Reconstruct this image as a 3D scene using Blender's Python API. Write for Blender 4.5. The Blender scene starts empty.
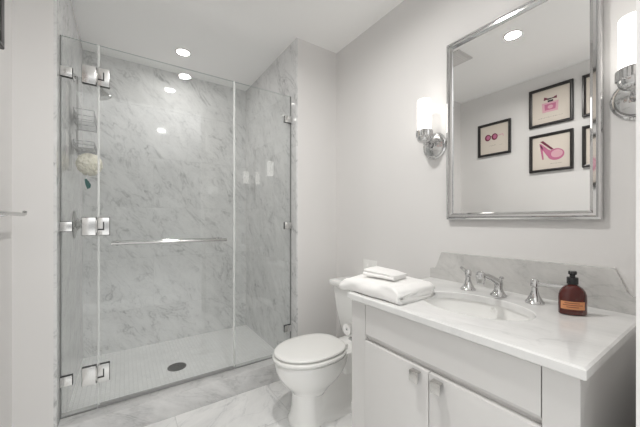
import bpy, bmesh, math, random
from mathutils import Vector, Matrix, noise
PI = math.pi
sc = bpy.context.scene
C = sc.collection

# ------------------------------------------------------------------ camera, world, exposure
cd = bpy.data.cameras.new('camera')
cam = bpy.data.objects.new('camera', cd); C.objects.link(cam)
cam.location = (0, 0, 1.22)
cam.rotation_euler = (PI/2, 0, math.radians(-34.0))
cd.sensor_width = 36.0
cd.lens = 290.0/640.0*36.0
cd.shift_y = 6.5/640.0
cd.clip_start = 0.01
sc.camera = cam
w = bpy.data.worlds.new('world'); sc.world = w
w.use_nodes = True
bg = w.node_tree.nodes['Background']
bg.inputs[1].default_value = 2.0
# stand-in for rooms past the doorway; eye-height band darkened to thin reflections in glass
_n = w.node_tree.nodes; _l = w.node_tree.links
_tc = _n.new('ShaderNodeTexCoord'); _sx = _n.new('ShaderNodeSeparateXYZ'); _rp = _n.new('ShaderNodeValToRGB')
_mr = _n.new('ShaderNodeMapRange'); _mr.inputs['From Min'].default_value = -1
_l.new(_tc.outputs['Generated'], _sx.inputs[0]); _l.new(_sx.outputs['Z'], _mr.inputs['Value'])
_l.new(_mr.outputs[0], _rp.inputs[0]); _l.new(_rp.outputs[0], bg.inputs[0])
_e = _rp.color_ramp.elements
_e[0].position = 0.30; _e[0].color = (0.70, 0.695, 0.685, 1)
_e[1].position = 0.80; _e[1].color = (1.0, 1.0, 0.99, 1)
for _p, _c in ((0.40, 0.50), (0.44, 0.24), (0.58, 0.24), (0.64, 0.85)):
    _q = _rp.color_ramp.elements.new(_p); _q.color = (_c, _c, _c*0.99, 1)
sc.view_settings.view_transform = 'Standard'
sc.view_settings.look = 'None'
sc.view_settings.gamma = 1.0
sc.view_settings.use_curve_mapping = False
sc.view_settings.exposure = 0.0
LAMP_W = 15.5           # recessed lamp of the room
LAMP_S = 3.5           # recessed lamp of the shower
SCONCE_E = 2.3         # glow of the sconce glass
sc.cycles.max_bounces = 12
sc.cycles.diffuse_bounces = 6
sc.cycles.glossy_bounces = 6
sc.cycles.transparent_max_bounces = 24
sc.cycles.caustics_reflective = False

# ------------------------------------------------------------------ dimensions
W = 1.52; XL = -0.452; YC = 2.0; YB = 3.15; ZC = 2.66
SXL = -0.29; SXR = 1.126; YG = 2.095
ZT = 0.882

# ------------------------------------------------------------------ materials
def mat(name, col, rough=0.5, metal=0.0, **kw):
    m = bpy.data.materials.new(name); m.use_nodes = True
    b = m.node_tree.nodes['Principled BSDF']
    b.inputs['Base Color'].default_value = (*col, 1)
    b.inputs['Roughness'].default_value = rough
    b.inputs['Metallic'].default_value = metal
    for k, v in kw.items():
        b.inputs[k.replace('_', ' ')].default_value = v
    return m

def paint(name, col, rough=0.5, bump=0.03, scale=250):
    m = mat(name, col, rough)
    nt = m.node_tree; b = nt.nodes['Principled BSDF']
    tc = nt.nodes.new('ShaderNodeTexCoord')
    n = nt.nodes.new('ShaderNodeTexNoise'); n.inputs['Scale'].default_value = scale
    nt.links.new(tc.outputs['Object'], n.inputs['Vector'])
    bp = nt.nodes.new('ShaderNodeBump'); bp.inputs['Strength'].default_value = bump
    bp.inputs['Distance'].default_value = 0.002
    nt.links.new(n.outputs['Fac'], bp.inputs['Height'])
    nt.links.new(bp.outputs['Normal'], b.inputs['Normal'])
    return m

def marble(name, light, dark, axes='xz', tile=None, off=(0, 0), rough=0.12, vscale=2.2, vein=0.5, cloud=0.5,
           joint=0.8, stretch=(1, 1, 1), rot=(0.5, 0.6, 0.7), mortar=0.0025, shift=0.5):
    """veined stone; optional straight tile joints laid out on the two named axes"""
    m = bpy.data.materials.new(name); m.use_nodes = True
    nt = m.node_tree; N = nt.nodes; L = nt.links
    b = N['Principled BSDF']; b.inputs['Roughness'].default_value = rough; b.inputs['Specular IOR Level'].default_value = 0.7
    tc = N.new('ShaderNodeTexCoord')
    mp = N.new('ShaderNodeMapping'); mp.vector_type = 'TEXTURE'
    mp.inputs['Rotation'].default_value = rot; mp.inputs['Scale'].default_value = [1/q for q in stretch]
    L.new(tc.outputs['Object'], mp.inputs['Vector'])
    vec = mp.outputs['Vector']
    br = None
    if tile:
        sx = N.new('ShaderNodeSeparateXYZ'); L.new(tc.outputs['Object'], sx.inputs[0])
        cb = N.new('ShaderNodeCombineXYZ')
        for i, a in enumerate(axes):
            ad = N.new('ShaderNodeMath'); ad.operation = 'ADD'; ad.inputs[1].default_value = off[i] + 20*tile[i]
            L.new(sx.outputs['XYZ'.index(a.upper())], ad.inputs[0]); L.new(ad.outputs[0], cb.inputs[i])
        br = N.new('ShaderNodeTexBrick')
        br.inputs['Scale'].default_value = 1.0
        br.inputs['Brick Width'].default_value = tile[0]
        br.inputs['Row Height'].default_value = tile[1]
        br.inputs['Mortar Size'].default_value = mortar
        br.inputs['Mortar Smooth'].default_value = 0.1
        br.inputs['Bias'].default_value = 0
        br.offset = shift
        br.inputs['Color1'].default_value = (0, 0, 0, 1)
        br.inputs['Color2'].default_value = (1, 1, 1, 1)
        br.inputs['Mortar'].default_value = (0.5, 0.5, 0.5, 1)
        L.new(cb.outputs[0], br.inputs['Vector'])
        # every tile is cut from a different place of the slab
        sc_ = N.new('ShaderNodeVectorMath'); sc_.operation = 'SCALE'; sc_.inputs['Scale'].default_value = 3.7
        L.new(br.outputs['Color'], sc_.inputs[0])
        av = N.new('ShaderNodeVectorMath'); av.operation = 'ADD'
        L.new(mp.outputs['Vector'], av.inputs[0]); L.new(sc_.outputs[0], av.inputs[1])
        vec = av.outputs[0]
    def vn(scale, detail, dist, lo, hi):
        n = N.new('ShaderNodeTexNoise'); n.inputs['Scale'].default_value = scale
        n.inputs['Detail'].default_value = detail; n.inputs['Distortion'].default_value = dist
        n.inputs['Roughness'].default_value = 0.6
        L.new(vec, n.inputs['Vector'])
        s = N.new('ShaderNodeMath'); s.operation = 'SUBTRACT'; s.inputs[1].default_value = 0.5; L.new(n.outputs['Fac'], s.inputs[0])
        a = N.new('ShaderNodeMath'); a.operation = 'ABSOLUTE'; L.new(s.outputs[0], a.inputs[0])
        r = N.new('ShaderNodeMapRange'); r.inputs['From Min'].default_value = lo; r.inputs['From Max'].default_value = hi
        r.inputs['To Min'].default_value = 1; r.inputs['To Max'].default_value = 0
        L.new(a.outputs[0], r.inputs['Value'])
        return r.outputs[0]
    v1 = vn(vscale*0.7, 7, 1.0, 0.0, 0.019)
    v2 = vn(vscale*1.9, 7, 0.9, 0.0, 0.023)
    cl = N.new('ShaderNodeTexNoise'); cl.inputs['Scale'].default_value = vscale*1.1; cl.inputs['Detail'].default_value = 8
    cl.inputs['Roughness'].default_value = 0.68; cl.inputs['Distortion'].default_value = 0.6
    L.new(vec, cl.inputs['Vector'])
    cr = N.new('ShaderNodeMapRange'); cr.inputs['From Min'].default_value = 0.36; cr.inputs['From Max'].default_value = 0.66
    L.new(cl.outputs['Fac'], cr.inputs['Value'])
    def mul(a, k):
        q = N.new('ShaderNodeMath'); q.operation = 'MULTIPLY'; L.new(a, q.inputs[0])
        if isinstance(k, float): q.inputs[1].default_value = k
        else: L.new(k, q.inputs[1])
        return q.outputs[0]
    def add(a, c_):
        q = N.new('ShaderNodeMath'); q.operation = 'ADD'; L.new(a, q.inputs[0]); L.new(c_, q.inputs[1]); q.use_clamp = True
        return q.outputs[0]
    f = add(add(mul(mul(v1, cr.outputs[0]), float(vein)), mul(mul(v2, cr.outputs[0]), float(vein)*0.6)), mul(cr.outputs[0], float(cloud)))
    mx = N.new('ShaderNodeMix'); mx.data_type = 'RGBA'
    mx.inputs['A'].default_value = (*light, 1); mx.inputs['B'].default_value = (*dark, 1)
    L.new(f, mx.inputs['Factor'])
    out = mx.outputs['Result']
    if br:
        jm = N.new('ShaderNodeMix'); jm.data_type = 'RGBA'; jm.blend_type = 'MULTIPLY'
        jm.inputs['B'].default_value = (joint, joint, joint, 1)
        L.new(br.outputs['Fac'], jm.inputs['Factor']); L.new(out, jm.inputs['A'])
        out = jm.outputs['Result']
    L.new(out, b.inputs['Base Color'])
    return m

def thin_glass(name, tint):
    """clear sheet: light passes straight, each face mirrors by the angle of view"""
    m = bpy.data.materials.new(name); m.use_nodes = True
    nt = m.node_tree; N = nt.nodes; L = nt.links
    N.remove(N['Principled BSDF'])
    out = N['Material Output']
    g = N.new('ShaderNodeNewGeometry')
    ior = N.new('ShaderNodeMapRange'); ior.inputs['To Min'].default_value = 1.5; ior.inputs['To Max'].default_value = 1/1.5
    L.new(g.outputs['Backfacing'], ior.inputs['Value'])
    fr = N.new('ShaderNodeFresnel'); L.new(ior.outputs[0], fr.inputs['IOR'])
    t = N.new('ShaderNodeBsdfTransparent'); t.inputs[0].default_value = (*tint, 1)
    gl = N.new('ShaderNodeBsdfGlossy'); gl.inputs['Roughness'].default_value = 0.0; gl.inputs[0].default_value = (1, 1, 1, 1)
    mx = N.new('ShaderNodeMixShader')
    L.new(fr.outputs[0], mx.inputs[0]); L.new(t.outputs[0], mx.inputs[1]); L.new(gl.outputs[0], mx.inputs[2])
    L.new(mx.outputs[0], out.inputs['Surface'])
    return m

def emit(name, col, s):
    m = mat(name, (0.8, 0.8, 0.8), 0.4)
    b = m.node_tree.nodes['Principled BSDF']
    b.inputs['Emission Color'].default_value = (*col, 1); b.inputs['Emission Strength'].default_value = s
    return m

M = {}
M['wall'] = paint('wall_paint', (0.74, 0.73, 0.72), 0.55)
M['jamb'] = paint('jamb_paint', (0.86, 0.85, 0.84), 0.5)
M['ceil'] = paint('ceiling_paint', (0.95, 0.948, 0.938), 0.6)
M['white_trim'] = paint('trim_paint', (0.80, 0.79, 0.77), 0.35, 0.01)
LT, DK = (0.79, 0.79, 0.788), (0.36, 0.365, 0.37)
SV = dict(vein=0.72, cloud=0.25, vscale=6.0, joint=0.9, mortar=0.002, rough=0.05)
M['marble_back'] = marble('marble_tile_back', LT, DK, 'xz', (0.92, 0.467), (0.23, -0.405), rot=(0, 0.9, 0), stretch=(0.55, 1, 1.2), **SV)
M['marble_side'] = marble('marble_tile_side', LT, DK, 'yz', (0.92, 0.467), (0.1, -0.405), rot=(0.9, 0, 0), stretch=(1, 0.55, 1.2), **SV)
M['marble_curb'] = marble('marble_curb', (0.70, 0.70, 0.695), (0.27, 0.275, 0.28), vein=0.4, cloud=0.4, vscale=5, rot=(0, 0.5, 0), stretch=(0.5, 1, 1.2))
M['marble_floor'] = marble('marble_floor', (0.88, 0.88, 0.87), (0.46, 0.47, 0.48), 'xy', (0.61, 0.61), (0.35, 0.23), vein=0.5, cloud=0.32,
                           vscale=1.7, rough=0.1, stretch=(1, 2.2, 1), rot=(0, 0, 0.7), joint=0.84)
M['mosaic'] = marble('marble_mosaic', (0.94, 0.94, 0.935), (0.74, 0.745, 0.745), 'xy', (0.027, 0.027), (0, 0), vein=0.2, cloud=0.5,
                     vscale=2.0, rough=0.3, joint=0.87, mortar=0.002, shift=0.0)
M['marble_top'] = marble('marble_counter', (0.84, 0.84, 0.83), (0.52, 0.525, 0.525), vein=0.25, cloud=0.4, vscale=1.8, rough=0.12,
                         stretch=(2.4, 1, 1), rot=(0, 0, 0.25))
M['marble_splash'] = marble('marble_splash', (0.64, 0.632, 0.615), (0.42, 0.42, 0.41), vein=0.5, cloud=0.6, vscale=5.0, rough=0.14, rot=(0.5, 0, 0), stretch=(1, 0.6, 1.3))
M['chrome'] = mat('polished_chrome', (0.64, 0.64, 0.64), 0.05, 1.0)
M['satin'] = mat('satin_chrome', (0.80, 0.80, 0.79), 0.22, 1.0)
M['bar'] = mat('darkened_chrome', (0.50, 0.50, 0.49), 0.12, 1.0)  # chrome with a darker colour standing in for the dark surroundings it mirrors
M['gasket'] = mat('black_gasket', (0.06, 0.06, 0.06), 0.6)
M['nickel'] = mat('brushed_nickel', (0.68, 0.67, 0.65), 0.25, 1.0)
M['mirror'] = mat('mirror_silver', (0.87, 0.865, 0.855), 0.0, 1.0)
M['glass'] = thin_glass('shower_glass', (0.972, 0.980, 0.977))
M['glass_edge'] = mat('glass_edge', (0.58, 0.63, 0.62), 0.15)
M['silicone'] = mat('grey_silicone', (0.22, 0.225, 0.22), 0.4)
M['clear_strip'] = mat('clear_edge_strip', (0.80, 0.82, 0.81), 0.12, 0.0, Alpha=0.6)
M['seal'] = mat('door_seal', (0.30, 0.30, 0.295), 0.3)
M['porcelain'] = mat('white_porcelain', (0.88, 0.88, 0.865), 0.08, 0.0, Coat_Weight=0.5, Coat_Roughness=0.05)
M['plastic'] = mat('white_plastic', (0.84, 0.84, 0.82), 0.22)
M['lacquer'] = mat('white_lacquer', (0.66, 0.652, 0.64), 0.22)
M['black'] = mat('black_frame', (0.018, 0.016, 0.016), 0.3)
M['cap'] = mat('black_cap', (0.012, 0.012, 0.013), 0.25)
M['amber'] = mat('amber_bottle', (0.075, 0.008, 0.005), 0.07, 0.0, Coat_Weight=0.2)
M['orange'] = mat('orange_label', (0.62, 0.27, 0.12), 0.5)
M['ink'] = mat('label_ink', (0.18, 0.05, 0.03), 0.5)
M['paper'] = mat('cream_paper', (0.67, 0.61, 0.54), 0.6)
M['pink'] = mat('pink_ink', (0.50, 0.15, 0.27), 0.6)
M['light_pink'] = mat('light_pink_ink', (0.66, 0.38, 0.44), 0.6)
M['plum'] = mat('plum_ink', (0.16, 0.02, 0.05), 0.6)
M['art_black'] = mat('black_ink', (0.03, 0.025, 0.03), 0.6)
M['shade'] = emit('lit_white_glass', (1.0, 0.965, 0.91), SCONCE_E)
M['lens'] = emit('lit_lamp_lens', (1.0, 0.97, 0.92), 12.0)
M['wire'] = mat('wire_steel', (0.45, 0.45, 0.45), 0.25, 1.0)
M['drain'] = mat('drain_bronze', (0.12, 0.12, 0.115), 0.35, 0.6)
M['vent'] = mat('vent_grey', (0.62, 0.61, 0.60), 0.5)
M['dark'] = mat('dark_gap', (0.05, 0.05, 0.05), 0.7)
M['teal'] = mat('teal_plastic', (0.01, 0.11, 0.10), 0.35)
M['net'] = mat('cream_net', (0.95, 0.91, 0.80), 0.8)
def terry():
    m = mat('terry_cloth', (0.86, 0.855, 0.84), 0.95, 0.0, Sheen_Weight=0.3)
    nt = m.node_tree; b = nt.nodes['Principled BSDF']
    tc = nt.nodes.new('ShaderNodeTexCoord')
    n = nt.nodes.new('ShaderNodeTexNoise'); n.inputs['Scale'].default_value = 320; n.inputs['Detail'].default_value = 3
    nt.links.new(tc.outputs['Object'], n.inputs['Vector'])
    bp = nt.nodes.new('ShaderNodeBump'); bp.inputs['Strength'].default_value = 0.35; bp.inputs['Distance'].default_value = 0.002
    nt.links.new(n.outputs['Fac'], bp.inputs['Height']); nt.links.new(bp.outputs['Normal'], b.inputs['Normal'])
    return m
M['terry'] = terry()

# ------------------------------------------------------------------ mesh helpers
class MB:
    def __init__(s):
        s.bm = bmesh.new(); s.mi = 0
    def face(s, vs):
        try:
            f = s.bm.faces.new(vs); f.material_index = s.mi; return f
        except ValueError:
            return None
    def box(s, a, b, bev=0.0, seg=2):
        t = bmesh.new()
        bmesh.ops.create_cube(t, size=1)
        for v in t.verts:
            v.co = Vector([(a[i]+b[i])/2 + v.co[i]*(b[i]-a[i]) for i in range(3)])
        if bev:
            bmesh.ops.bevel(t, geom=list(t.edges), offset=bev, segments=seg, profile=0.5, affect='EDGES')
        s.merge(t); return s
    def merge(s, t, mtx=None):
        mp = {}
        for v in t.verts:
            mp[v] = s.bm.verts.new(mtx @ v.co if mtx else v.co)
        for f in t.faces:
            s.face([mp[v] for v in f.verts])
        t.free()
    def rings(s, rs, cap0=True, cap1=True, closed=True):
        vr = [[s.bm.verts.new(p) for p in r] for r in rs]
        n = len(vr[0])
        for a, b in zip(vr, vr[1:]):
            for i in range(n if closed else n-1):
                j = (i+1) % n
                s.face([a[i], a[j], b[j], b[i]])
        if cap0: s.face(list(reversed(vr[0])))
        if cap1: s.face(vr[-1])
        return s
    def lathe(s, prof, origin=(0, 0, 0), axis=(0, 0, 1), n=32, cap0=True, cap1=True):
        ax = Vector(axis).normalized(); q = Vector((0, 0, 1)).rotation_difference(ax); o = Vector(origin)
        rs = []
        for r, z in prof:
            rs.append([o + q @ Vector((r*math.cos(2*PI*i/n), r*math.sin(2*PI*i/n), z)) for i in range(n)])
        return s.rings(rs, cap0, cap1)
    def tube(s, pts, r, n=12, closed=False):
        pts = [Vector(p) for p in pts]; m = len(pts)
        rad = r if isinstance(r, (list, tuple)) else [r]*m
        rs = []; up = None
        for i, p in enumerate(pts):
            if closed: t = pts[(i+1) % m] - pts[i-1]
            else: t = pts[min(i+1, m-1)] - pts[max(i-1, 0)]
            t.normalize()
            if up is None:
                up = Vector((0, 0, 1)) if abs(t.z) < 0.9 else Vector((1, 0, 0))
            u = (up - t*up.dot(t)).normalized(); v = t.cross(u); up = u
            rs.append([p + (u*math.cos(2*PI*k/n) + v*math.sin(2*PI*k/n))*rad[i] for k in range(n)])
        if closed:
            rs.append(rs[0]); return s.rings(rs, False, False)
        return s.rings(rs)
    def prism(s, poly, axis, a, b):
        def P(u, v, d):
            return {'x': (d, u, v), 'y': (u, d, v), 'z': (u, v, d)}[axis]
        return s.rings([[P(u, v, a) for u, v in poly], [P(u, v, b) for u, v in poly]])
    def build(s, name, m, parent=None, smooth=True, angle=0.6, bevel=0):
        bmesh.ops.remove_doubles(s.bm, verts=list(s.bm.verts), dist=1e-6)
        bmesh.ops.recalc_face_normals(s.bm, faces=list(s.bm.faces))
        me = bpy.data.meshes.new(name); s.bm.to_mesh(me); s.bm.free()
        for x in (m if isinstance(m, (list, tuple)) else [m]): me.materials.append(x)
        if smooth:
            me.shade_smooth(); me.set_sharp_from_angle(angle=angle)
        o = bpy.data.objects.new(name, me); C.objects.link(o)
        if parent: o.parent = parent; o.matrix_parent_inverse = Matrix.Translation(parent.matrix_basis.translation).inverted() if False else Matrix.Identity(4)
        return o

def tag(o, label, cat, group=None, kind=None):
    o['label'] = label; o['category'] = cat
    if group: o['group'] = group
    if kind: o['kind'] = kind
    return o
def thing(name, label, cat, loc=(0, 0, 0), rz=0, group=None):
    o = bpy.data.objects.new(name, None); C.objects.link(o)
    o.location = loc; o.rotation_euler = (0, 0, rz); o.empty_display_size = 0.05
    return tag(o, label, cat, group)
def struct(name, mb, m, **k):
    o = mb.build(name, m, None, **k); o['kind'] = 'structure'; return o
def copy_tree(o, parent=None):
    c = o.copy(); C.objects.link(c)
    if parent: c.parent = parent
    for ch in list(o.children): copy_tree(ch, c)
    return c
def dup(o, loc, label):
    c = copy_tree(o); c.location = loc; c['label'] = label; return c
def egg(cx, cy, lf, lb, hw, z, n=48, p=2.0, pb=2.6):
    """horizontal egg outline; lf = length to the front (-x), lb = length to the back (+x)"""
    r = []
    for i in range(n):
        a = 2*PI*i/n; c, s_ = math.cos(a), math.sin(a)
        pw = p if c < 0 else pb
        L = lf if c < 0 else lb
        r.append((cx + math.copysign(abs(c)**(2/pw), c)*L, cy + math.copysign(abs(s_)**(2/pw), s_)*hw, z))
    return r
def rrect(x0, x1, y0, y1, z, r, n=6):
    pts = []
    for cx, cy, a0 in ((x1-r, y1-r, 0), (x0+r, y1-r, PI/2), (x0+r, y0+r, PI), (x1-r, y0+r, 1.5*PI)):
        for i in range(n+1):
            a = a0 + PI/2*i/n
            pts.append((cx + r*math.cos(a), cy + r*math.sin(a), z))
    return pts
def frame_sweep(mb, u0, u1, v0, v1, prof, P):
    """mitred frame: prof = (inset, depth) outside to inside; P maps (u, v, depth) to space"""
    rs = [[P(u0+i, v0+i, d), P(u1-i, v0+i, d), P(u1-i, v1-i, d), P(u0+i, v1-i, d)] for i, d in prof]
    mb.rings(rs, False, False); return mb

# ------------------------------------------------------------------ the room
struct('floor', MB().box((-0.7, -1.2, -0.06), (W+0.15, 2.12, 0.0)), M['marble_floor'], smooth=False)
struct('ceiling', MB().box((-0.7, -0.02, ZC), (W+0.15, YB+0.15, ZC+0.1)), M['ceil'], smooth=False)
struct('wall_right', MB().box((W, 0.06, 0), (W+0.12, YC+0.02, ZC)), M['wall'], smooth=False)
struct('wall_left', MB().box((XL-0.12, -0.6, 0), (XL, YC, ZC)), M['wall'], smooth=False)
struct('wall_front', MB().box((0.85, 0.06, 0), (W+0.12, 0.1277, ZC)), M['jamb'], smooth=False)
struct('wall_partition_left', MB().box((XL-0.12, YC, 0), (SXL-0.012, YB+0.12, ZC)), M['wall'], smooth=False)
struct('wall_partition_right', MB().box((SXR+0.012, YC, 0), (W+0.12, YB+0.12, ZC)), M['wall'], smooth=False)
struct('wall_shower_back', MB().box((SXL-0.012, YB, 0), (SXR+0.012, YB+0.12, ZC)), M['marble_back'], smooth=False)
struct('wall_shower_left', MB().box((SXL-0.012, YC, 0), (SXL, YB, ZC)), M['marble_side'], smooth=False)
struct('wall_shower_right', MB().box((SXR, YC, 0), (SXR+0.012, YB, ZC)), M['marble_side'], smooth=False)
struct('floor_shower', MB().box((SXL, 2.13, -0.02), (SXR, YB, 0.05)), M['mosaic'], smooth=False)
struct('shower_curb', MB().box((SXL, YC-0.002, 0), (SXR, 2.15, 0.14), 0.004), M['marble_curb'])

# ------------------------------------------------------------------ shower glass
def sheet(x0, x1, z0, z1, y0=YG-0.005, y1=YG+0.005):
    mb = MB(); mb.box((x0, y0, z0), (x1, y1, z1))
    mb.bm.normal_update()
    for f in mb.bm.faces:
        f.material_index = 0 if abs(f.normal.y) > 0.5 else 1
    return mb
GM = [M['glass'], M['glass_edge']]
ZG = 2.224
def gasket(o, x0, x1, z0, z1):
    mb = MB(); e = 0.0022
    for y0, y1 in ((YG-0.0065, YG-0.0051), (YG+0.0051, YG+0.0065)):
        mb.box((x0-e if x0 > SXL+0.01 else x0, y0, z0-e), (x1+e if x1 < SXR-0.01 else x1, y1, z1+e))
    mb.build('gasket', M['gasket'], o, smooth=False); return o
def clip(parent, x0, x1, z0, z1):
    mb = MB()
    for y0, y1 in ((YG-0.017, YG-0.005), (YG+0.005, YG+0.017)):
        mb.box((x0, y0, z0), (x1, y1, z1), 0.002)
    c_ = mb.build('wall_clip', M['satin'], parent)
    return gasket(c_, x0, x1, z0, z1)
pl = thing('glass_panel', 'narrow fixed clear glass panel clipped to the left shower wall', 'glass panel')
sheet(SXL+0.001, -0.131, 0.141, ZG).build('pane', GM, pl, smooth=False)
mb = MB().box((SXL+0.0002, YG-0.006, 0.1402), (SXL+0.006, YG+0.006, ZG))
mb.box((SXL+0.006, YG-0.006, 0.1402), (-0.131, YG+0.006, 0.1445)); mb.build('silicone_joint', M['silicone'], pl, smooth=False)
for z in (2.04, 1.184, 0.34):
    mb = MB()
    for y0, y1 in ((YG-0.018, YG-0.005), (YG+0.005, YG+0.018)):
        mb.box((-0.196, y0, z-0.05), (-0.1345, y1, z+0.05), 0.002)
    h = gasket(mb.build('hinge_plate', M['satin'], pl), -0.196, -0.1345, z-0.05, z+0.05)
    MB().box((-0.1345, YG-0.012, z-0.036), (-0.129, YG+0.012, z+0.036), 0.001).build('knuckle', M['nickel'], h)
for z in (2.03, 1.184, 0.34): clip(pl, SXL+0.0005, -0.238, z-0.026, z+0.026)
pr = thing('glass_panel', 'fixed clear glass panel by the right shower wall nearest the toilet', 'glass panel')
sheet(0.668, 1.1255, 0.141, ZG).build('pane', GM, pr, smooth=False)
mb = MB().box((SXR-0.006, YG-0.006, 0.1402), (SXR-0.0002, YG+0.006, ZG))
mb.box((0.668, YG-0.006, 0.1402), (SXR-0.006, YG+0.006, 0.1445)); mb.build('silicone_joint', M['silicone'], pr, smooth=False)
for z in (2.033, 1.175, 0.345): clip(pr, 1.066, 1.1255, z-0.026, z+0.026)

dr = thing('shower_door', 'wide hinged clear glass shower door with a horizontal chrome bar', 'shower door')
sheet(-0.127, 0.664, 0.158, ZG).build('pane', GM, dr, smooth=False)
MB().box((-0.127, YG-0.006, 0.1415), (0.664, YG+0.006, 0.1585), 0.001).build('bottom_seal', M['seal'], dr)
for z in (2.04, 1.184, 0.34):
    mb = MB()
    for y0, y1 in ((YG-0.018, YG-0.005), (YG+0.005, YG+0.018)):
        mb.box((-0.1255, y0, z-0.05), (-0.072, y1, z+0.05), 0.002)
    h = gasket(mb.build('hinge', M['satin'], dr), -0.1235, -0.072, z-0.05, z+0.05)
    k = MB().prism([(-0.1255, z-0.022), (-0.096, z-0.022), (-0.096, z+0.026), (-0.102, z+0.026), (-0.102, z-0.014), (-0.1255, z-0.014)], 'y', YG-0.0195, YG-0.0175)
    k.build('pivot_slot', M['dark'], h, smooth=False)
for x0, x1 in ((-0.1275, -0.117), (0.652, 0.6665)):
    MB().box((x0, YG-0.0075, 0.16), (x1, YG-0.0052, ZG-0.002), 0.0006).build('edge_strip', M['clear_strip'], dr)
bar = MB().tube([(-0.062, 2.032, 1.084), (0.588, 2.032, 1.084)], 0.0095, 16).build('pull_bar', M['bar'], dr)
for x in (-0.035, 0.56):
    MB().lathe([(0.014, 0.0), (0.014, 0.006), (0.008, 0.01), (0.008, 0.05), (0.011, 0.054), (0.011, 0.066)], (x, YG-0.005, 1.084), (0, -1, 0), 20).build('bar_mount', M['bar'], bar)
MB().tube([(-0.062, 2.158, 1.084), (0.588, 2.158, 1.084)], 0.0095, 16).build('inner_bar', M['chrome'], dr)
for x in (-0.035, 0.56):
    MB().lathe([(0.014, 0.0), (0.014, 0.006), (0.008, 0.01), (0.008, 0.058)], (x, YG+0.005, 1.084), (0, 1, 0), 20).build('inner_bar_mount', M['chrome'], dr)

# ------------------------------------------------------------------ shower fittings
d = thing('shower_drain', 'round dark metal drain in the mosaic shower floor', 'drain', (0.347, 2.55, 0.05))
MB().lathe([(0.068, 0), (0.068, 0.004), (0.06, 0.005), (0.06, 0.003)], n=40).build('drain_ring', M['drain'], d)
mb = MB().lathe([(0.0595, 0.0005), (0.0595, 0.0025)], n=40)
mb.build('drain_grate', M['dark'], d)
mb = MB()
for i in range(-5, 6):
    hx = math.sqrt(max(0.0, 0.058**2 - (i*0.01)**2)); mb.box((-hx, i*0.01-0.002, 0.0024), (hx, i*0.01+0.002, 0.0046))
mb.build('drain_bars', M['drain'], d, smooth=False)

v = thing('shower_valve', 'round chrome shower valve with lever on the left marble wall', 'shower valve', (SXL, 2.63, 1.19))
MB().lathe([(0.098, 0), (0.098, 0.006), (0.085, 0.012), (0.045, 0.018), (0.03, 0.035), (0.03, 0.06)], axis=(1, 0, 0), n=48).build('escutcheon', M['bar'], v)
MB().lathe([(0.022, 0.06), (0.024, 0.075), (0.018, 0.085)], axis=(1, 0, 0), n=24).tube([(0.072, 0, 0), (0.078, -0.03, -0.035), (0.082, -0.055, -0.055)], [0.009, 0.008, 0.007]).build('lever', M['chrome'], v)

s = thing('showerhead', 'chrome shower head on an arm above the wire caddy', 'shower head', (SXL, 2.6, 2.2))
MB().lathe([(0.03, 0), (0.03, 0.004), (0.014, 0.014)], axis=(1, 0, 0), n=24).build('flange', M['chrome'], s)
MB().tube([(0.004, 0, 0), (0.07, 0, 0.0), (0.12, 0, -0.015), (0.15, 0, -0.045)], 0.0095).build('arm', M['chrome'], s)
MB().lathe([(0.012, -0.01), (0.016, 0.0), (0.016, 0.015), (0.02, 0.022), (0.043, 0.062), (0.043, 0.068)], (0.147, 0, -0.04), (0.45, 0, -1), 28).build('spray_head', M['bar'], s)

c = thing('shower_caddy', 'two-tier chrome wire caddy hanging from the shower arm', 'shower caddy', (SXL, 2.6, 0))
CX0, CX1, CY = 0.012, 0.12, 0.125
mb = MB(); loop = []
for i in range(9):
    a = PI*i/8; loop.append((0.02, 0.03*math.cos(a), 2.17+0.042*math.sin(a)))
mb.tube([(0.02, 0.03, 1.66)] + loop + [(0.02, -0.03, 1.66)], 0.003, 8)
mb.build('hanger', M['wire'], c)
def basket(z0, z1):
    mb = MB()
    for z in (z0, z1, (z0+z1)/2):
        mb.tube([(CX0, -CY, z), (CX0, CY, z), (CX1, CY, z), (CX1, -CY, z)], 0.0026, 6, closed=True)
    for i in range(13):
        y = -CY + 2*CY*i/12
        mb.tube([(CX0, y, z1), (CX0, y, z0), (CX1, y, z0), (CX1, y, z1)], 0.0016, 6)
    return mb.build('basket', M['wire'], c)
basket(1.875, 1.955); basket(1.70, 1.745)
for y in (-0.06, 0.06):
    MB().tube([(0.05, y, 1.70), (0.05, y, 1.675), (0.06, y, 1.66), (0.075, y, 1.665), (0.08, y, 1.68)], 0.0026, 6).build('hook', M['wire'], c)

lf = thing('bath_sponge', 'cream ruffled net bath sponge hanging under the shower caddy', 'sponge', (-0.20, 2.56, 1.605))
mb = MB(); t = bmesh.new(); bmesh.ops.create_icosphere(t, subdivisions=5, radius=1)
for q in t.verts:
    n_ = noise.noise(q.co*4.5 + Vector((3, 1, 2))); n2 = noise.noise(q.co*11)
    q.co = q.co*(0.064*(1 + 0.26*(1-abs(n_)*2.0) - 0.06 + 0.12*n2))
    q.co.z *= 1.04
mb.merge(t); mb.build('net', M['net'], lf, angle=3)
MB().tube([(0, 0, 0.05), (-0.01, 0.02, 0.085), (-0.03, 0.03, 0.066), (-0.02, 0.02, 0.04)], 0.003, 8).build('cord', M['plastic'], lf)
tg = thing('hanging_tag', 'small dark teal tag hanging below the cream sponge', 'tag', (-0.205, 2.52, 1.43))
MB().prism([(-0.004, 0.0), (0.012, 0.01), (0.016, 0.03), (0.006, 0.05), (-0.008, 0.07), (-0.018, 0.066), (-0.014, 0.03)], 'y', -0.006, 0.006).build('tag_body', M['teal'], tg, angle=0.8)
MB().tube([(-0.013, 0, 0.066), (-0.006, 0.01, 0.09), (0.0, 0.03, 0.125)], 0.0018, 6).build('string', M['plastic'], tg)

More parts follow.
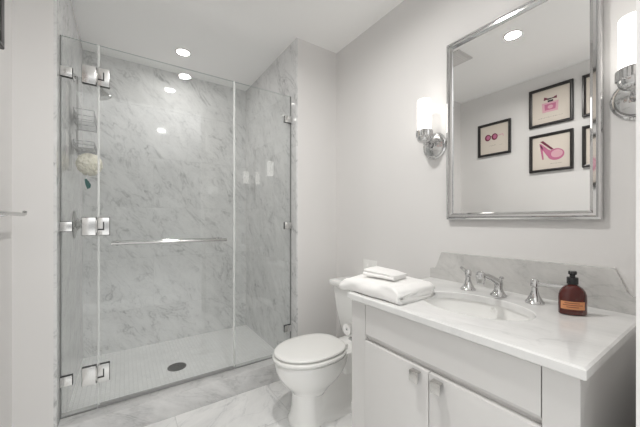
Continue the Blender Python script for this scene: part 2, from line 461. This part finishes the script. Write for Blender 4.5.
# ------------------------------------------------------------------ toilet (front towards -x)
TY = 1.53
t = thing('toilet', 'white two-piece toilet with closed lid between shower and vanity', 'toilet', (0, 0, 0))
DZ = -0.018
bw = [(0.402, 0.748, 1.19, 0.160), (0.398, 0.735, 1.20, 0.173), (0.38, 0.732, 1.20, 0.174), (0.345, 0.738, 1.195, 0.170), (0.31, 0.752, 1.175, 0.160),
      (0.275, 0.775, 1.145, 0.145), (0.245, 0.80, 1.11, 0.126), (0.22, 0.824, 1.08, 0.108), (0.195, 0.842, 1.055, 0.094), (0.175, 0.855, 1.04, 0.085)]
rs = [egg(0.95, TY, 0.95-xf, xb-0.95, hw, z+DZ) for z, xf, xb, hw in reversed(bw)]
MB().rings(rs).build('bowl', M['porcelain'], t, angle=1.2)
def ped(z, xf, hf, hr, xb):
    """pedestal outline: round column in front, narrower trapway body behind"""
    pts = []; cx = xf+hf
    for i in range(25):
        a_ = PI/2 + PI*i/24; pts.append((cx+hf*math.cos(a_), TY+hf*math.sin(a_), z))
    top = [(cx+hf*0.55, TY+hf*0.80, z), (cx+hf*0.95, TY+hr, z), (xb-0.03, TY+hr, z), (xb-0.008, TY+hr-0.008, z), (xb, TY+hr-0.03, z)]
    low = [(x, 2*TY-y, z) for x, y, z in top]
    return pts + low + top[::-1]
rs = [ped(0.0, 0.818, 0.118, 0.117, 1.42), ped(0.02, 0.818, 0.118, 0.117, 1.42), ped(0.034, 0.826, 0.110, 0.098, 1.41), ped(0.05, 0.832, 0.105, 0.072, 1.40), ped(0.10, 0.840, 0.097, 0.062, 1.39),
      ped(0.16, 0.842, 0.094, 0.060, 1.38), ped(0.22, 0.844, 0.092, 0.060, 1.37), ped(0.30, 0.85, 0.088, 0.062, 1.37)]
MB().rings(rs).build('pedestal', M['porcelain'], t, angle=0.9)
rs = [rrect(1.17, 1.42, TY-0.07, TY+0.07, 0.22, 0.04), rrect(1.12, 1.49, TY-0.105, TY+0.105, 0.31, 0.04), rrect(1.10, 1.49, TY-0.11, TY+0.11, 0.374, 0.04), rrect(1.11, 1.48, TY-0.10, TY+0.10, 0.384, 0.04)]
MB().rings(rs).build('deck', M['porcelain'], t, angle=0.7)
def slab(z0, z1, cx, lf_, lb_, hw, dome, r=0.008):
    rr = []
    for k, (dz, ins) in enumerate(((0, r*0.7), (0, 0.0), (r*0.5, -0.001), (1-0, 0))):
        pass
    h = z1-z0
    seq = [(z0, r), (z0+0.3*r, 0.25*r), (z0+r, 0), (z1-r, 0), (z1-0.3*r, 0.25*r), (z1, r)]
    rr = [egg(cx, TY, lf_-i, lb_-i, hw-i, z) for z, i in seq]
    for k in range(1, 6):
        f = 1 - k/6.0
        rr.append([(cx+(p[0]-cx)*f, TY+(p[1]-TY)*f, z1+dome*(1-f*f)) for p in egg(cx, TY, lf_-r, lb_-r, hw-r, z1)])
    return MB().rings(rr)
slab(0.391, 0.413, 0.955, 0.238, 0.225, 0.186, 0.0).build('seat', M['plastic'], t, angle=0.9)
slab(0.4205, 0.437, 0.955, 0.230, 0.225, 0.178, 0.005).build('lid', M['plastic'], t, angle=0.9)
mb = MB()
mb.box((1.165, TY-0.075, 0.384), (1.205, TY+0.075, 0.418), 0.006)
mb.build('hinge_bar', M['plastic'], t)
rs = [rrect(1.33, 1.49, TY-0.155, TY+0.155, 0.3845, 0.05), rrect(1.318, 1.50, TY-0.175, TY+0.175, 0.41, 0.045), rrect(1.30, 1.508, TY-0.205, TY+0.205, 0.56, 0.035), rrect(1.290, 1.51, TY-0.225, TY+0.225, 0.735, 0.03)]
MB().rings(rs).build('tank', M['porcelain'], t, angle=0.8)
rs = [rrect(1.276, 1.515, TY-0.236, TY+0.236, 0.736, 0.016), rrect(1.272, 1.517, TY-0.241, TY+0.241, 0.740, 0.018), rrect(1.272, 1.517, TY-0.241, TY+0.241, 0.770, 0.018),
      rrect(1.276, 1.514, TY-0.237, TY+0.237, 0.776, 0.018), rrect(1.30, 1.50, TY-0.21, TY+0.21, 0.779, 0.018)]
MB().rings(rs).build('tank_lid', M['porcelain'], t, angle=0.8)
for sgn in (-1, 1):
    MB().lathe([(0.014, 0), (0.014, 0.012), (0.009, 0.022), (0.002, 0.025)], (1.225, TY+sgn*0.088, 0.022), n=20).build('bolt_cap', M['plastic'], t)

# ------------------------------------------------------------------ vanity cabinet
VX, VY0, VY1 = 0.885, 0.222, 1.045
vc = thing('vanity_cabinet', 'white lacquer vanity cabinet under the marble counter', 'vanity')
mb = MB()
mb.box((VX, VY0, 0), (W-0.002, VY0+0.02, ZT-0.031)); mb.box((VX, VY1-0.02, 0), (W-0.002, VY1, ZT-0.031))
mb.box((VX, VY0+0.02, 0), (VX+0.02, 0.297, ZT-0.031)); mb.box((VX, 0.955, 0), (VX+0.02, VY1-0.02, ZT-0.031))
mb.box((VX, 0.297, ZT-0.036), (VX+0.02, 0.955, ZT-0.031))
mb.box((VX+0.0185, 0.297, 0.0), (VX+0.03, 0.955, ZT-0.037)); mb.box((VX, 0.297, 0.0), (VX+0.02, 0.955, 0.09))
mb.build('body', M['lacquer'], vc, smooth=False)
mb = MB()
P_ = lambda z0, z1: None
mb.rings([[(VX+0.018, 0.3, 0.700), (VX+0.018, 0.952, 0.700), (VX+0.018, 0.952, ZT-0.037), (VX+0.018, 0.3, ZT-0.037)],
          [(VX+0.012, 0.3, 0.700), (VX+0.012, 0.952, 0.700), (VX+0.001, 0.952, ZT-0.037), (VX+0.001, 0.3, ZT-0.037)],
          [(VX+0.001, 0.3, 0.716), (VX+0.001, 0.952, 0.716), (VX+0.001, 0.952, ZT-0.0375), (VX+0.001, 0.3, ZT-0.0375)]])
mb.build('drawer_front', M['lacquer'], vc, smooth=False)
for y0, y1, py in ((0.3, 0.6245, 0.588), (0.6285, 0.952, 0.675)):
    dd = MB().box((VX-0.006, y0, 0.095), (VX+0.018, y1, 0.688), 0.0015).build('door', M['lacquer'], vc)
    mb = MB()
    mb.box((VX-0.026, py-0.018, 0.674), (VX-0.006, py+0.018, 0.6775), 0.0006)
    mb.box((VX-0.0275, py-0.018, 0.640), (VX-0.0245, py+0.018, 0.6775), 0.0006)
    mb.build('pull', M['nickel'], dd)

# countertop with an oval hole
CX_, CY_, EA, EB = 1.165, 0.628, 0.155, 0.212      # centre; semi-axes in x and y
X0, X1, Y0, Y1 = 0.868, W-0.001, 0.207, 1.057
angs = sorted(set([round(2*PI*i/72, 6) for i in range(72)] + [round(math.atan2(y-CY_, x-CX_) % (2*PI), 6) for x in (X0, X1) for y in (Y0, Y1)]))
def edge_pt(a, ins=0.0):
    c_, s_ = math.cos(a), math.sin(a); k = 1e9
    if c_ > 1e-9: k = min(k, (X1-CX_)/c_)
    if c_ < -1e-9: k = min(k, (X0-CX_)/c_)
    if s_ > 1e-9: k = min(k, (Y1-CY_)/s_)
    if s_ < -1e-9: k = min(k, (Y0-CY_)/s_)
    x, y = CX_+c_*k, CY_+s_*k
    return (min(max(x, X0+ins), X1-ins), min(max(y, Y0+ins), Y1-ins))
def ell(a, sc_=1.0):
    c_, s_ = math.cos(a), math.sin(a); k = 1/math.sqrt((c_/EA)**2+(s_/EB)**2)
    return (CX_+c_*k*sc_, CY_+s_*k*sc_)
loops = [[(*ell(a), ZT-0.03) for a in angs], [(*ell(a), ZT-0.003) for a in angs], [(*ell(a, 1.018), ZT) for a in angs],
         [(*edge_pt(a, 0.005), ZT) for a in angs], [(*edge_pt(a), ZT-0.005) for a in angs], [(*edge_pt(a), ZT-0.026) for a in angs],
         [(*edge_pt(a, 0.004), ZT-0.03) for a in angs], [(*ell(a), ZT-0.03) for a in angs]]
ct = MB().rings(loops, False, False).build('countertop', M['marble_top'], None, angle=0.5)
tag(ct, 'pale grey marble vanity countertop with an oval sink cut-out', 'countertop')

sk = thing('sink', 'white oval undermount sink below the marble counter', 'sink')
def e2(sa, sb, z, dx=0): return [(CX_+dx+sa*math.cos(2*PI*i/56), CY_+sb*math.sin(2*PI*i/56), z) for i in range(56)]
zt = ZT-0.0305
MB().rings([e2(0.03, 0.03, zt-0.182), e2(0.09, 0.13, zt-0.175), e2(0.142, 0.194, zt-0.13), e2(0.168, 0.222, zt-0.03), e2(0.175, 0.232, zt-0.012), e2(0.175, 0.232, zt-0.001),
            e2(0.160, 0.216, zt-0.001), e2(0.157, 0.21, zt-0.03), e2(0.134, 0.186, zt-0.12), e2(0.085, 0.125, zt-0.162), e2(0.03, 0.03, zt-0.172)]).build('basin', M['porcelain'], sk, angle=1.2)
MB().lathe([(0.024, 0), (0.024, 0.003), (0.016, 0.004), (0.014, 0.0015)], (CX_, CY_, zt-0.1715), n=24).build('drain', M['chrome'], sk)
MB().lathe([(0.011, 0), (0.011, 0.003), (0.007, 0.0035), (0.006, 0.001)], (CX_+0.1575, CY_-0.006, zt-0.019), (-1, 0, 0.1), 20).build('overflow_ring', M['plastic'], sk)

bs = MB().prism([(1.057, ZT), (1.057, 0.937), (1.03, 0.939), (1.018, 0.952), (0.985, 1.036), (0.279, 1.040), (0.246, 0.956), (0.234, 0.943), (0.207, 0.941), (0.207, ZT)], 'x', W-0.021, W-0.001)
tag(bs.build('backsplash', M['marble_splash'], None, smooth=False), 'grey marble backsplash with sloped notched ends behind the faucet', 'backsplash')

# ------------------------------------------------------------------ faucet
FS = 1.12
fa = thing('faucet', 'chrome widespread faucet with two lever handles behind the sink', 'faucet', (1.385, 0.628, ZT))
mb = MB().lathe([(0.030, 0), (0.030, 0.004), (0.024, 0.01), (0.017, 0.022), (0.0145, 0.036), (0.016, 0.05), (0.013, 0.062), (0.004, 0.066)], n=28)
mb.tube([(0.0, 0, 0.045), (-0.02, 0, 0.062), (-0.06, 0, 0.078), (-0.11, 0, 0.094), (-0.13, 0, 0.097)], [0.012, 0.0125, 0.0115, 0.011, 0.011], 16)
mb.build('spout', M['chrome'], fa)
MB().lathe([(0.013, -0.028), (0.013, -0.02), (0.0165, -0.012), (0.0175, 0.004), (0.015, 0.014), (0.006, 0.019)], (-0.137, 0, 0.093), n=24).build('aerator', M['chrome'], fa)
MB().tube([(0.026, 0, 0.0), (0.026, 0, 0.062)], 0.003, 10).lathe([(0.003, 0), (0.0085, 0.005), (0.0085, 0.011), (0.003, 0.015)], (0.026, 0, 0.06), n=16).build('lift_rod', M['chrome'], fa)
fa.scale = (FS, FS, FS)
for sy, ang, up in ((1, 0.75, 0.008), (-1, -0.12, 0.0)):
    yy = 0.138*sy/FS
    h = MB().lathe([(0.030, 0), (0.030, 0.005), (0.024, 0.012), (0.016, 0.028), (0.0105, 0.045), (0.010, 0.058), (0.0135, 0.062), (0.0135, 0.08), (0.009, 0.087), (0.003, 0.089)], (0, yy, 0), n=28).build('handle', M['chrome'], fa)
    L_ = 0.088
    dx, dy = math.sin(ang)*L_, math.cos(ang)*L_*sy
    if sy < 0: dx = 0.012
    MB().tube([(0, yy, 0.071), (dx*0.4, yy+dy*0.4, 0.072+up*0.4), (dx, yy+dy, 0.073+up)], [0.0095, 0.0082, 0.007], 12).build('lever', M['chrome'], h)

# ------------------------------------------------------------------ soap bottle
so = thing('soap_bottle', 'amber soap bottle with black cap and orange label on the counter', 'bottle', (1.333, 0.356, ZT+0.0002), math.atan2(-0.75, 0.66))
def oval(a, b_, z, n=40): return [(a*math.cos(2*PI*i/n), b_*math.sin(2*PI*i/n), z) for i in range(n)]
rs = [oval(0.038, 0.021, 0), oval(0.0425, 0.0255, 0.004), oval(0.0425, 0.0255, 0.06), oval(0.0415, 0.025, 0.072), oval(0.037, 0.0235, 0.085), oval(0.029, 0.0205, 0.096), oval(0.018, 0.0165, 0.104), oval(0.0125, 0.0125, 0.107), oval(0.0125, 0.0125, 0.112)]
body = MB().rings(rs).build('body', M['amber'], so, angle=0.9)
mb = MB()
def arc(z, k=1.0): return [(0.0425*k*math.cos(-PI/2+a), 0.0255*k*math.sin(-PI/2+a), z) for a in [(-1.2+1.85*i/12) for i in range(13)]]
mb.rings([arc(0.022, 1.002), arc(0.022, 1.018), arc(0.050, 1.018), arc(0.050, 1.002)], False, False, closed=False)
mb.mi = 1
def band(z0, z1, a0, a1):
    pts = lambda z, k: [(0.0425*k*math.cos(-PI/2+a), 0.0255*k*math.sin(-PI/2+a), z) for a in [a0+(a1-a0)*i/8 for i in range(9)]]
    mb.rings([pts(z0, 1.019), pts(z0, 1.024), pts(z1, 1.024), pts(z1, 1.019)], False, False, closed=False)
for z0, a0, a1 in ((0.043, -0.85, 0.2), (0.036, -1.0, 0.45), (0.029, -0.7, 0.15)): band(z0, z0+0.0022, a0, a1)
mb.build('label', [M['orange'], M['ink']], so, angle=0.9)
MB().lathe([(0.0165, 0.109), (0.0165, 0.131), (0.0155, 0.133), (0.008, 0.134), (0.008, 0.141), (0.0125, 0.144), (0.0125, 0.153), (0.011, 0.155)], n=24).build('cap', M['cap'], so)

# ------------------------------------------------------------------ towels
def ribbon_towel(name, path, th, y0, y1, ny, fn):
    """a cloth of thickness th following a folded path in (x, z), swept along y and shaped by fn"""
    P = [Vector(p) for p in path]; n = len(P); L_, R_ = [], []
    for i in range(n):
        t_ = (P[min(i+1, n-1)]-P[max(i-1, 0)]).normalized(); nn = Vector((-t_.y, t_.x))
        L_.append(P[i]+nn*th/2); R_.append(P[i]-nn*th/2)
    e0 = (P[0]-P[1]).normalized()*th*0.4; e1 = (P[-1]-P[-2]).normalized()*th*0.4
    prof = L_ + [P[-1]+e1] + R_[::-1] + [P[0]+e0]
    rs = []
    for j in range(ny+1):
        y = y0+(y1-y0)*j/ny
        ins = 0
        rs.append([fn(p.x, y, p.y, j/ny) for p in prof])
    return MB().rings(rs)
def fold_path(x0, x1, z0, gap, layers, step=0.012):
    pts = []; d_ = -1; z = z0
    for k in range(layers):
        xs = (x1, x0) if d_ < 0 else (x0, x1)
        n = max(4, int(abs(x1-x0)/step))
        for i in range(n+1):
            pts.append((xs[0]+(xs[1]-xs[0])*i/n, z))
        if k < layers-1:
            r = gap/2; cx = xs[1]
            for i in range(1, 8):
                a = PI*i/8
                pts.append((cx + d_*r*math.sin(a), z + r - r*math.cos(a)))
            z += gap; d_ = -d_
    return pts
th = 0.0205
def wrap_path(x0, x1, z0, g):
    # inner layer front to back, fold down, bottom layer to the front, one big bend up, top layer to the back
    p = []
    n = 18
    for i in range(n+1): p.append((x0+0.018+(x1-0.012-x0-0.018)*i/n, z0+g))
    for i in range(1, 8):
        a_ = PI*i/8; p.append((x1-0.012+g/2*math.sin(a_), z0+g/2+g/2*math.cos(a_)))
    for i in range(n+1): p.append((x1-0.012+(x0-x1+0.012)*i/n, z0))
    for i in range(1, 12):
        a_ = PI*i/12; p.append((x0-g*0.8*math.sin(a_), z0+g-g*math.cos(a_)))
    for i in range(n+1): p.append((x0+(x1+0.012-x0)*i/n, z0+2*g))
    return p
def fn(x, y, z, f):
    nz = noise.noise(Vector((x*9, y*7, z*6)))*0.011 + noise.noise(Vector((x*22, y*20, z*9)))*0.005
    lift = min(1.0, (z-ZT)/0.05)
    over = max(0.0, y-1.062)
    zz = z + nz*max(0.0, lift) - over*over*2.2
    xx = x + 0.012*math.sin(y*9)*lift*0.5 + noise.noise(Vector((y*12, z*30, 3)))*0.013 - (y-0.77)*0.03
    # ends rounded a little: layers at the ends slide over one another
    yy = y + (noise.noise(Vector((z*60, x*5, 7)))*0.012 if f < 0.02 or f > 0.98 else 0)
    e = min(f, 1-f)
    if e < 0.12: zz -= (0.12-e)**2*1.0*lift
    return (xx, yy, max(zz, ZT+0.0006) if y < 1.06 else zz)
tw = ribbon_towel('bath_towel', wrap_path(0.912, 1.12, ZT+th/2+0.001, th+0.0008), th, 0.775, 1.118, 40, fn).build('bath_towel', M['terry'], None, angle=2)
tag(tw, 'thick folded white bath towel overhanging the left end of the counter', 'towel')
th2 = 0.010
z2 = ZT+0.073
def fn2(x, y, z, f):
    ca, sa = math.cos(0.22), math.sin(0.22)
    cx, cy = 1.02, 0.965
    nz = noise.noise(Vector((x*14, y*12, z*8)))*0.003
    dx, dy = x-cx, y-cy
    sag = -0.10*dy*0.3
    return (cx+ca*dx-sa*dy, cy+sa*dx+ca*dy, z+nz*min(1, (z-z2)/0.02)*1.6 + (z-z2)*(0.25*dy/0.08 - 0.15) - 0.05*max(0.0, -dy-0.03))
wc = ribbon_towel('washcloth', fold_path(0.965, 1.075, z2+th2/2, th2+0.0006, 3, 0.01), th2, 0.885, 1.045, 20, fn2).build('washcloth', M['terry'], None, angle=2)
tag(wc, 'small folded white washcloth lying on top of the bath towel', 'towel')

# ------------------------------------------------------------------ wall mirror
mr = thing('wall_mirror', 'large rectangular mirror in a polished chrome frame above the vanity', 'mirror', (0, 0, 0))
MY0, MY1, MZ0, MZ1 = 0.312, 0.95, 1.222, 2.195
PX = lambda u, v_, d_: (W-d_, u, v_)
mb = frame_sweep(MB(), MY0, MY1, MZ0, MZ1, [(0, 0.0005), (0, 0.024), (0.003, 0.029), (0.009, 0.031), (0.013, 0.027), (0.016, 0.031), (0.025, 0.030), (0.031, 0.024), (0.036, 0.020), (0.036, 0.008)], PX)
mb.build('frame', M['chrome'], mr, angle=0.25)
mb = MB().box((W-0.0185, MY0+0.034, MZ0+0.034), (W-0.004, MY1-0.034, MZ1-0.034))
mb.build('mirror_glass', M['mirror'], mr, smooth=False)

# ------------------------------------------------------------------ sconces
def sconce():
    s_ = thing('wall_sconce', 'lit sconce left of the mirror, white glass tube on chrome arm', 'wall lamp', (W, 1.04, 1.655), 0, 'wall sconces flanking the mirror')
    MB().lathe([(0.077, 0.0005), (0.077, 0.006), (0.070, 0.012), (0.066, 0.012), (0.060, 0.02), (0.040, 0.028), (0.022, 0.031), (0.018, 0.036)], axis=(-1, 0, 0), n=48).build('wall_plate', M['chrome'], s_, angle=0.5)
    MB().tube([(-0.03, 0, 0.0), (-0.07, 0, -0.002), (-0.09, 0, -0.001), (-0.10, 0, 0.008), (-0.10, 0, 0.018)], 0.010, 14).lathe([(0.017, 0), (0.017, 0.012)], (-0.045, 0, 0), (-1, 0, 0), 20).build('arm', M['chrome'], s_)
    n = 48; rs = []
    for r, z in ((0.014, 0.004), (0.026, 0.008), (0.036, 0.018), (0.040, 0.028), (0.0405, 0.036), (0.0445, 0.040), (0.0445, 0.071), (0.042, 0.075), (0.0385, 0.075), (0.0385, 0.045)):
        rs.append([((r + (0.0012*(1 if i % 2 else -1) if 0.039 < z < 0.074 and r > 0.042 else 0))*math.cos(2*PI*i/n)-0.10, (r + (0.0012*(1 if i % 2 else -1) if 0.039 < z < 0.074 and r > 0.042 else 0))*math.sin(2*PI*i/n), z) for i in range(n)])
    MB().rings(rs).build('shade_holder', M['chrome'], s_, angle=0.5)
    MB().lathe([(0.038, 0.0455), (0.038, 0.244), (0.036, 0.248), (0.034, 0.248), (0.034, 0.0465)], (-0.10, 0, 0), n=40).build('glass_shade', M['shade'], s_, angle=0.7)
    return s_
sn = sconce()
s2 = dup(sn, (W, 0.218, 1.655), 'lit sconce right of the mirror, partly cut by the wall edge')

# ------------------------------------------------------------------ ceiling lamps, vent
def lamp(x, y, label):
    o = thing('recessed_light', label, 'ceiling light', (x, y, ZC), 0, 'recessed ceiling lights')
    MB().lathe([(0.062, 0.0), (0.062, -0.004), (0.056, -0.006), (0.05, -0.004), (0.05, -0.0005)], n=40, cap0=False, cap1=False).build('trim_ring', M['white_trim'], o)
    MB().lathe([(0.05, -0.003), (0.05, -0.0005)], n=40).build('lens', M['lens'], o)
    return o
lp = lamp(0.418, 2.72, 'round recessed ceiling light over the shower')
l2 = dup(lp, (0.50, 1.03, ZC), 'round recessed ceiling light seen only in the mirror')
def lamp_light(e, spread, size=0.10):
    ld = bpy.data.lights.new('downlight', 'AREA'); ld.shape = 'DISK'; ld.size = size; ld.energy = e; ld.color = (1.0, 0.975, 0.945); ld.spread = math.radians(spread)
    lo = bpy.data.objects.new('downlight', ld); C.objects.link(lo); return lo
for o, e, sp in ((lp, LAMP_S, 172), (l2, LAMP_W, 165)):
    lo = lamp_light(e, sp); lo.parent = o; lo.location = (0, 0, -0.0075)
vn_ = thing('ceiling_vent', 'square grey ceiling exhaust vent seen at the mirror top', 'vent', (0.56, 1.48, ZC))
MB().box((-0.11, -0.11, -0.012), (0.11, 0.11, -0.0005), 0.003).build('cover', M['vent'], vn_)
mb = MB()
for i in range(-4, 5): mb.box((-0.085, i*0.019-0.003, -0.0135), (0.085, i*0.019+0.003, -0.0115))
mb.build('slats', M['wall'], vn_, smooth=False)

# ------------------------------------------------------------------ wall plate, towel bar, paper holder
wp = thing('wall_plate', 'white double wall plate above the toilet tank behind the towels', 'wall plate', (W, 1.583, 0.865))
MB().box((-0.007, -0.072, -0.058), (-0.0005, 0.072, 0.058), 0.003).build('plate', M['plastic'], wp)
for y in (-0.035, 0.035): MB().box((-0.010, y-0.017, -0.033), (-0.0065, y+0.017, 0.033), 0.002).build('rocker', M['plastic'], wp)

tb = thing('towel_bar', 'chrome towel bar on the left wall below the picture', 'towel bar', (XL, 0, 1.25))
MB().tube([(0.062, 1.20, 0.0), (0.062, 1.89, -0.004), (0.062, 1.905, -0.002), (0.062, 1.914, 0.008)], 0.0085, 14).build('bar', M['bar'], tb)
for y in (1.24, 1.71):
    MB().tube([(0.062, y, 0.0), (0.045, y-0.002, -0.008), (0.004, y-0.01, -0.016)], [0.008, 0.007, 0.008], 12).lathe([(0.02, 0.0005), (0.02, 0.005), (0.011, 0.01)], (0, y-0.01, -0.016), (1, 0, 0), 20).build('bracket', M['chrome'], tb)

ph = thing('paper_holder', 'chrome toilet paper holder on the left side of the vanity', 'paper holder', (0.93, VY1, 0.628))
MB().lathe([(0.018, -0.001), (0.018, 0.006), (0.009, 0.01)], (0.0, 0, 0), (0, 1, 0), 20).build('flange', M['chrome'], ph)
MB().tube([(0, 0.008, 0), (0, 0.07, 0), (0.004, 0.076, 0), (0.012, 0.078, 0), (0.09, 0.078, 0), (0.097, 0.078, 0.006), (0.099, 0.078, 0.014), (0.099, 0.078, 0.032), (0.094, 0.078, 0.04), (0.085, 0.078, 0.042), (-0.012, 0.078, 0.042)], 0.006, 12).build('arm', M['chrome'], ph)
ro = thing('toilet_roll', 'nearly used-up white toilet roll on the chrome holder', 'toilet roll', (0.917, VY1+0.078, 0.674))
MB().lathe([(0.0065, 0), (0.028, 0.0), (0.028, 0.095), (0.0065, 0.095), (0.0065, 0.0)], (0, 0, 0), (1, 0, 0), 28, False, False).build('paper', M['terry'], ro, angle=0.6)

# ------------------------------------------------------------------ pictures on the left wall
def pic(y0, y1, z0, z1, label, art):
    o = thing('picture_frame', label, 'picture', (XL, 0, 0), 0, 'framed prints on the left wall')
    P = lambda u, v_, d_: (d_, u, v_)
    frame_sweep(MB(), y0, y1, z0, z1, [(0, 0.0005), (0, 0.024), (0.004, 0.028), (0.013, 0.028), (0.016, 0.022), (0.024, 0.019), (0.026, 0.006)], P).build('frame', M['black'], o, angle=0.3)
    MB().box((0.002, y0+0.022, z0+0.022), (0.008, y1-0.022, z1-0.022)).build('print', M['paper'], o, smooth=False)
    mb = MB(); art(mb, (y0+y1)/2, (z0+z1)/2)
    mb.build('artwork', [M['pink'], M['light_pink'], M['plum'], M['art_black']], o, smooth=False)
    return o
def shape(mb, cy, cz, pts, mi, lay=0):
    """pts in cm; +s runs towards -y (the left of the print as it hangs)"""
    mb.mi = mi
    mb.prism([(cy - s_/100, cz + q/100) for s_, q in pts], 'x', 0.0082+lay*0.0004, 0.0088+lay*0.0004)
def disc(cx, cz, rx, rz, n=20, a0=0): return [(cx+rx*math.cos(2*PI*i/n), cz+rz*math.sin(2*PI*i/n)) for i in range(n)]
def strokes(mb, cy, cz, q, x0, x1):
    random.seed(int(abs(q*10))); x = x0
    while x < x1:
        l = random.uniform(0.5, 1.3); h = random.uniform(0.12, 0.3)
        shape(mb, cy, cz, [(x, q), (x+l, q+0.2), (x+l, q+0.2+h), (x, q+h)], 3); x += l+random.uniform(0.3, 0.9)
def art_glasses(mb, cy, cz):
    for k, (x, m_) in enumerate(((-6.6, 2), (0.6, 2))):
        shape(mb, cy, cz, disc(x, 2.5, 3.3, 3.7), m_, 0); shape(mb, cy, cz, disc(x+0.4, 2.6, 2.0, 2.4), 0, 1)
    shape(mb, cy, cz, [(-4.8, 3.2), (-2.8, 3.2), (-2.8, 3.9), (-4.8, 3.9)], 3)
    shape(mb, cy, cz, [(3.8, 3.6), (9.5, 4.2), (10.2, 1.2), (9.5, 1.2), (8.9, 3.3), (3.8, 2.6)], 1)
    strokes(mb, cy, cz, -7.2, -5, 2); strokes(mb, cy, cz, -7.8, 6, 9)
def art_perfume(mb, cy, cz):
    shape(mb, cy, cz, [(-6.5, -6), (6, -6), (6.5, 3.5), (-7, 3.5)], 1, 0)
    shape(mb, cy, cz, [(-4.5, -4), (4, -4), (4.5, 1.8), (-4.8, 1.8)], 0, 1)
    shape(mb, cy, cz, disc(0, -1.2, 2.2, 1.8), 1, 2)
    shape(mb, cy, cz, [(-2.2, 3.6), (2.2, 3.6), (2.2, 5.4), (-2.2, 5.4)], 3, 0)
    shape(mb, cy, cz, [(-0.5, 6.6), (-5, 9.3), (-5.5, 6)], 2, 1); shape(mb, cy, cz, [(0.5, 6.6), (5, 8.6), (5.2, 5.8)], 2, 1)
    shape(mb, cy, cz, [(-2.4, 5.8), (2.2, 6.4), (2.2, 7.2), (-2.4, 7.4)], 3, 2)
    strokes(mb, cy, cz, -11.2, -9.5, 9)
def art_shoe(mb, cy, cz):
    shape(mb, cy, cz, [(-9, 9), (-6.5, 6), (-5.5, -6.5), (-6.8, -6.5), (-8, 2)], 0, 0)
    shape(mb, cy, cz, [(-9.5, 9.5), (-7.5, 9.2), (-2, 3), (2, 0), (4, -4), (0, -7), (-3, -3), (-7, 4)], 0, 0)
    shape(mb, cy, cz, disc(4.2, -2.8, 6.6, 5.6), 0, 1)
    shape(mb, cy, cz, disc(5.0, -2.2, 4.6, 3.8), 1, 2)
    shape(mb, cy, cz, [(-8.5, 11.5), (-6.0, 12), (2.5, 2.6), (0.5, 2.2)], 2, 3)
    strokes(mb, cy, cz, -11.6, 0, 8.5)
def art_compact(mb, cy, cz):
    shape(mb, cy, cz, disc(-3, 0, 6.5, 7), 1, 0); shape(mb, cy, cz, disc(-3, 0, 4.8, 5.2), 0, 1)
    strokes(mb, cy, cz, -11, -6, 6)
def art_lips(mb, cy, cz):
    shape(mb, cy, cz, [(-10, 0), (-4, 4), (0, 2.5), (4, 4), (10, 0), (4, -5), (-4, -5)], 0, 0)
    shape(mb, cy, cz, [(-9, 0), (0, 0.6), (9, 0), (0, -0.6)], 2, 1)
    strokes(mb, cy, cz, -11, -6, 6)
pic(1.437, 1.783, 1.947, 2.316, 'black framed print of pink sunglasses, lone at the shower end', art_glasses)
pic(0.913, 1.265, 2.15, 2.528, 'black framed print of a pink perfume bottle with a bow', art_perfume)
pic(0.913, 1.263, 1.697, 2.07, 'black framed print of a pink high-heeled shoe', art_shoe)
pic(0.498, 0.85, 2.15, 2.525, 'black framed print right of the perfume print, cut by the mirror edge', art_compact)
pic(0.498, 0.85, 1.695, 2.066, 'black framed print right of the shoe print, cut by the mirror edge', art_lips)
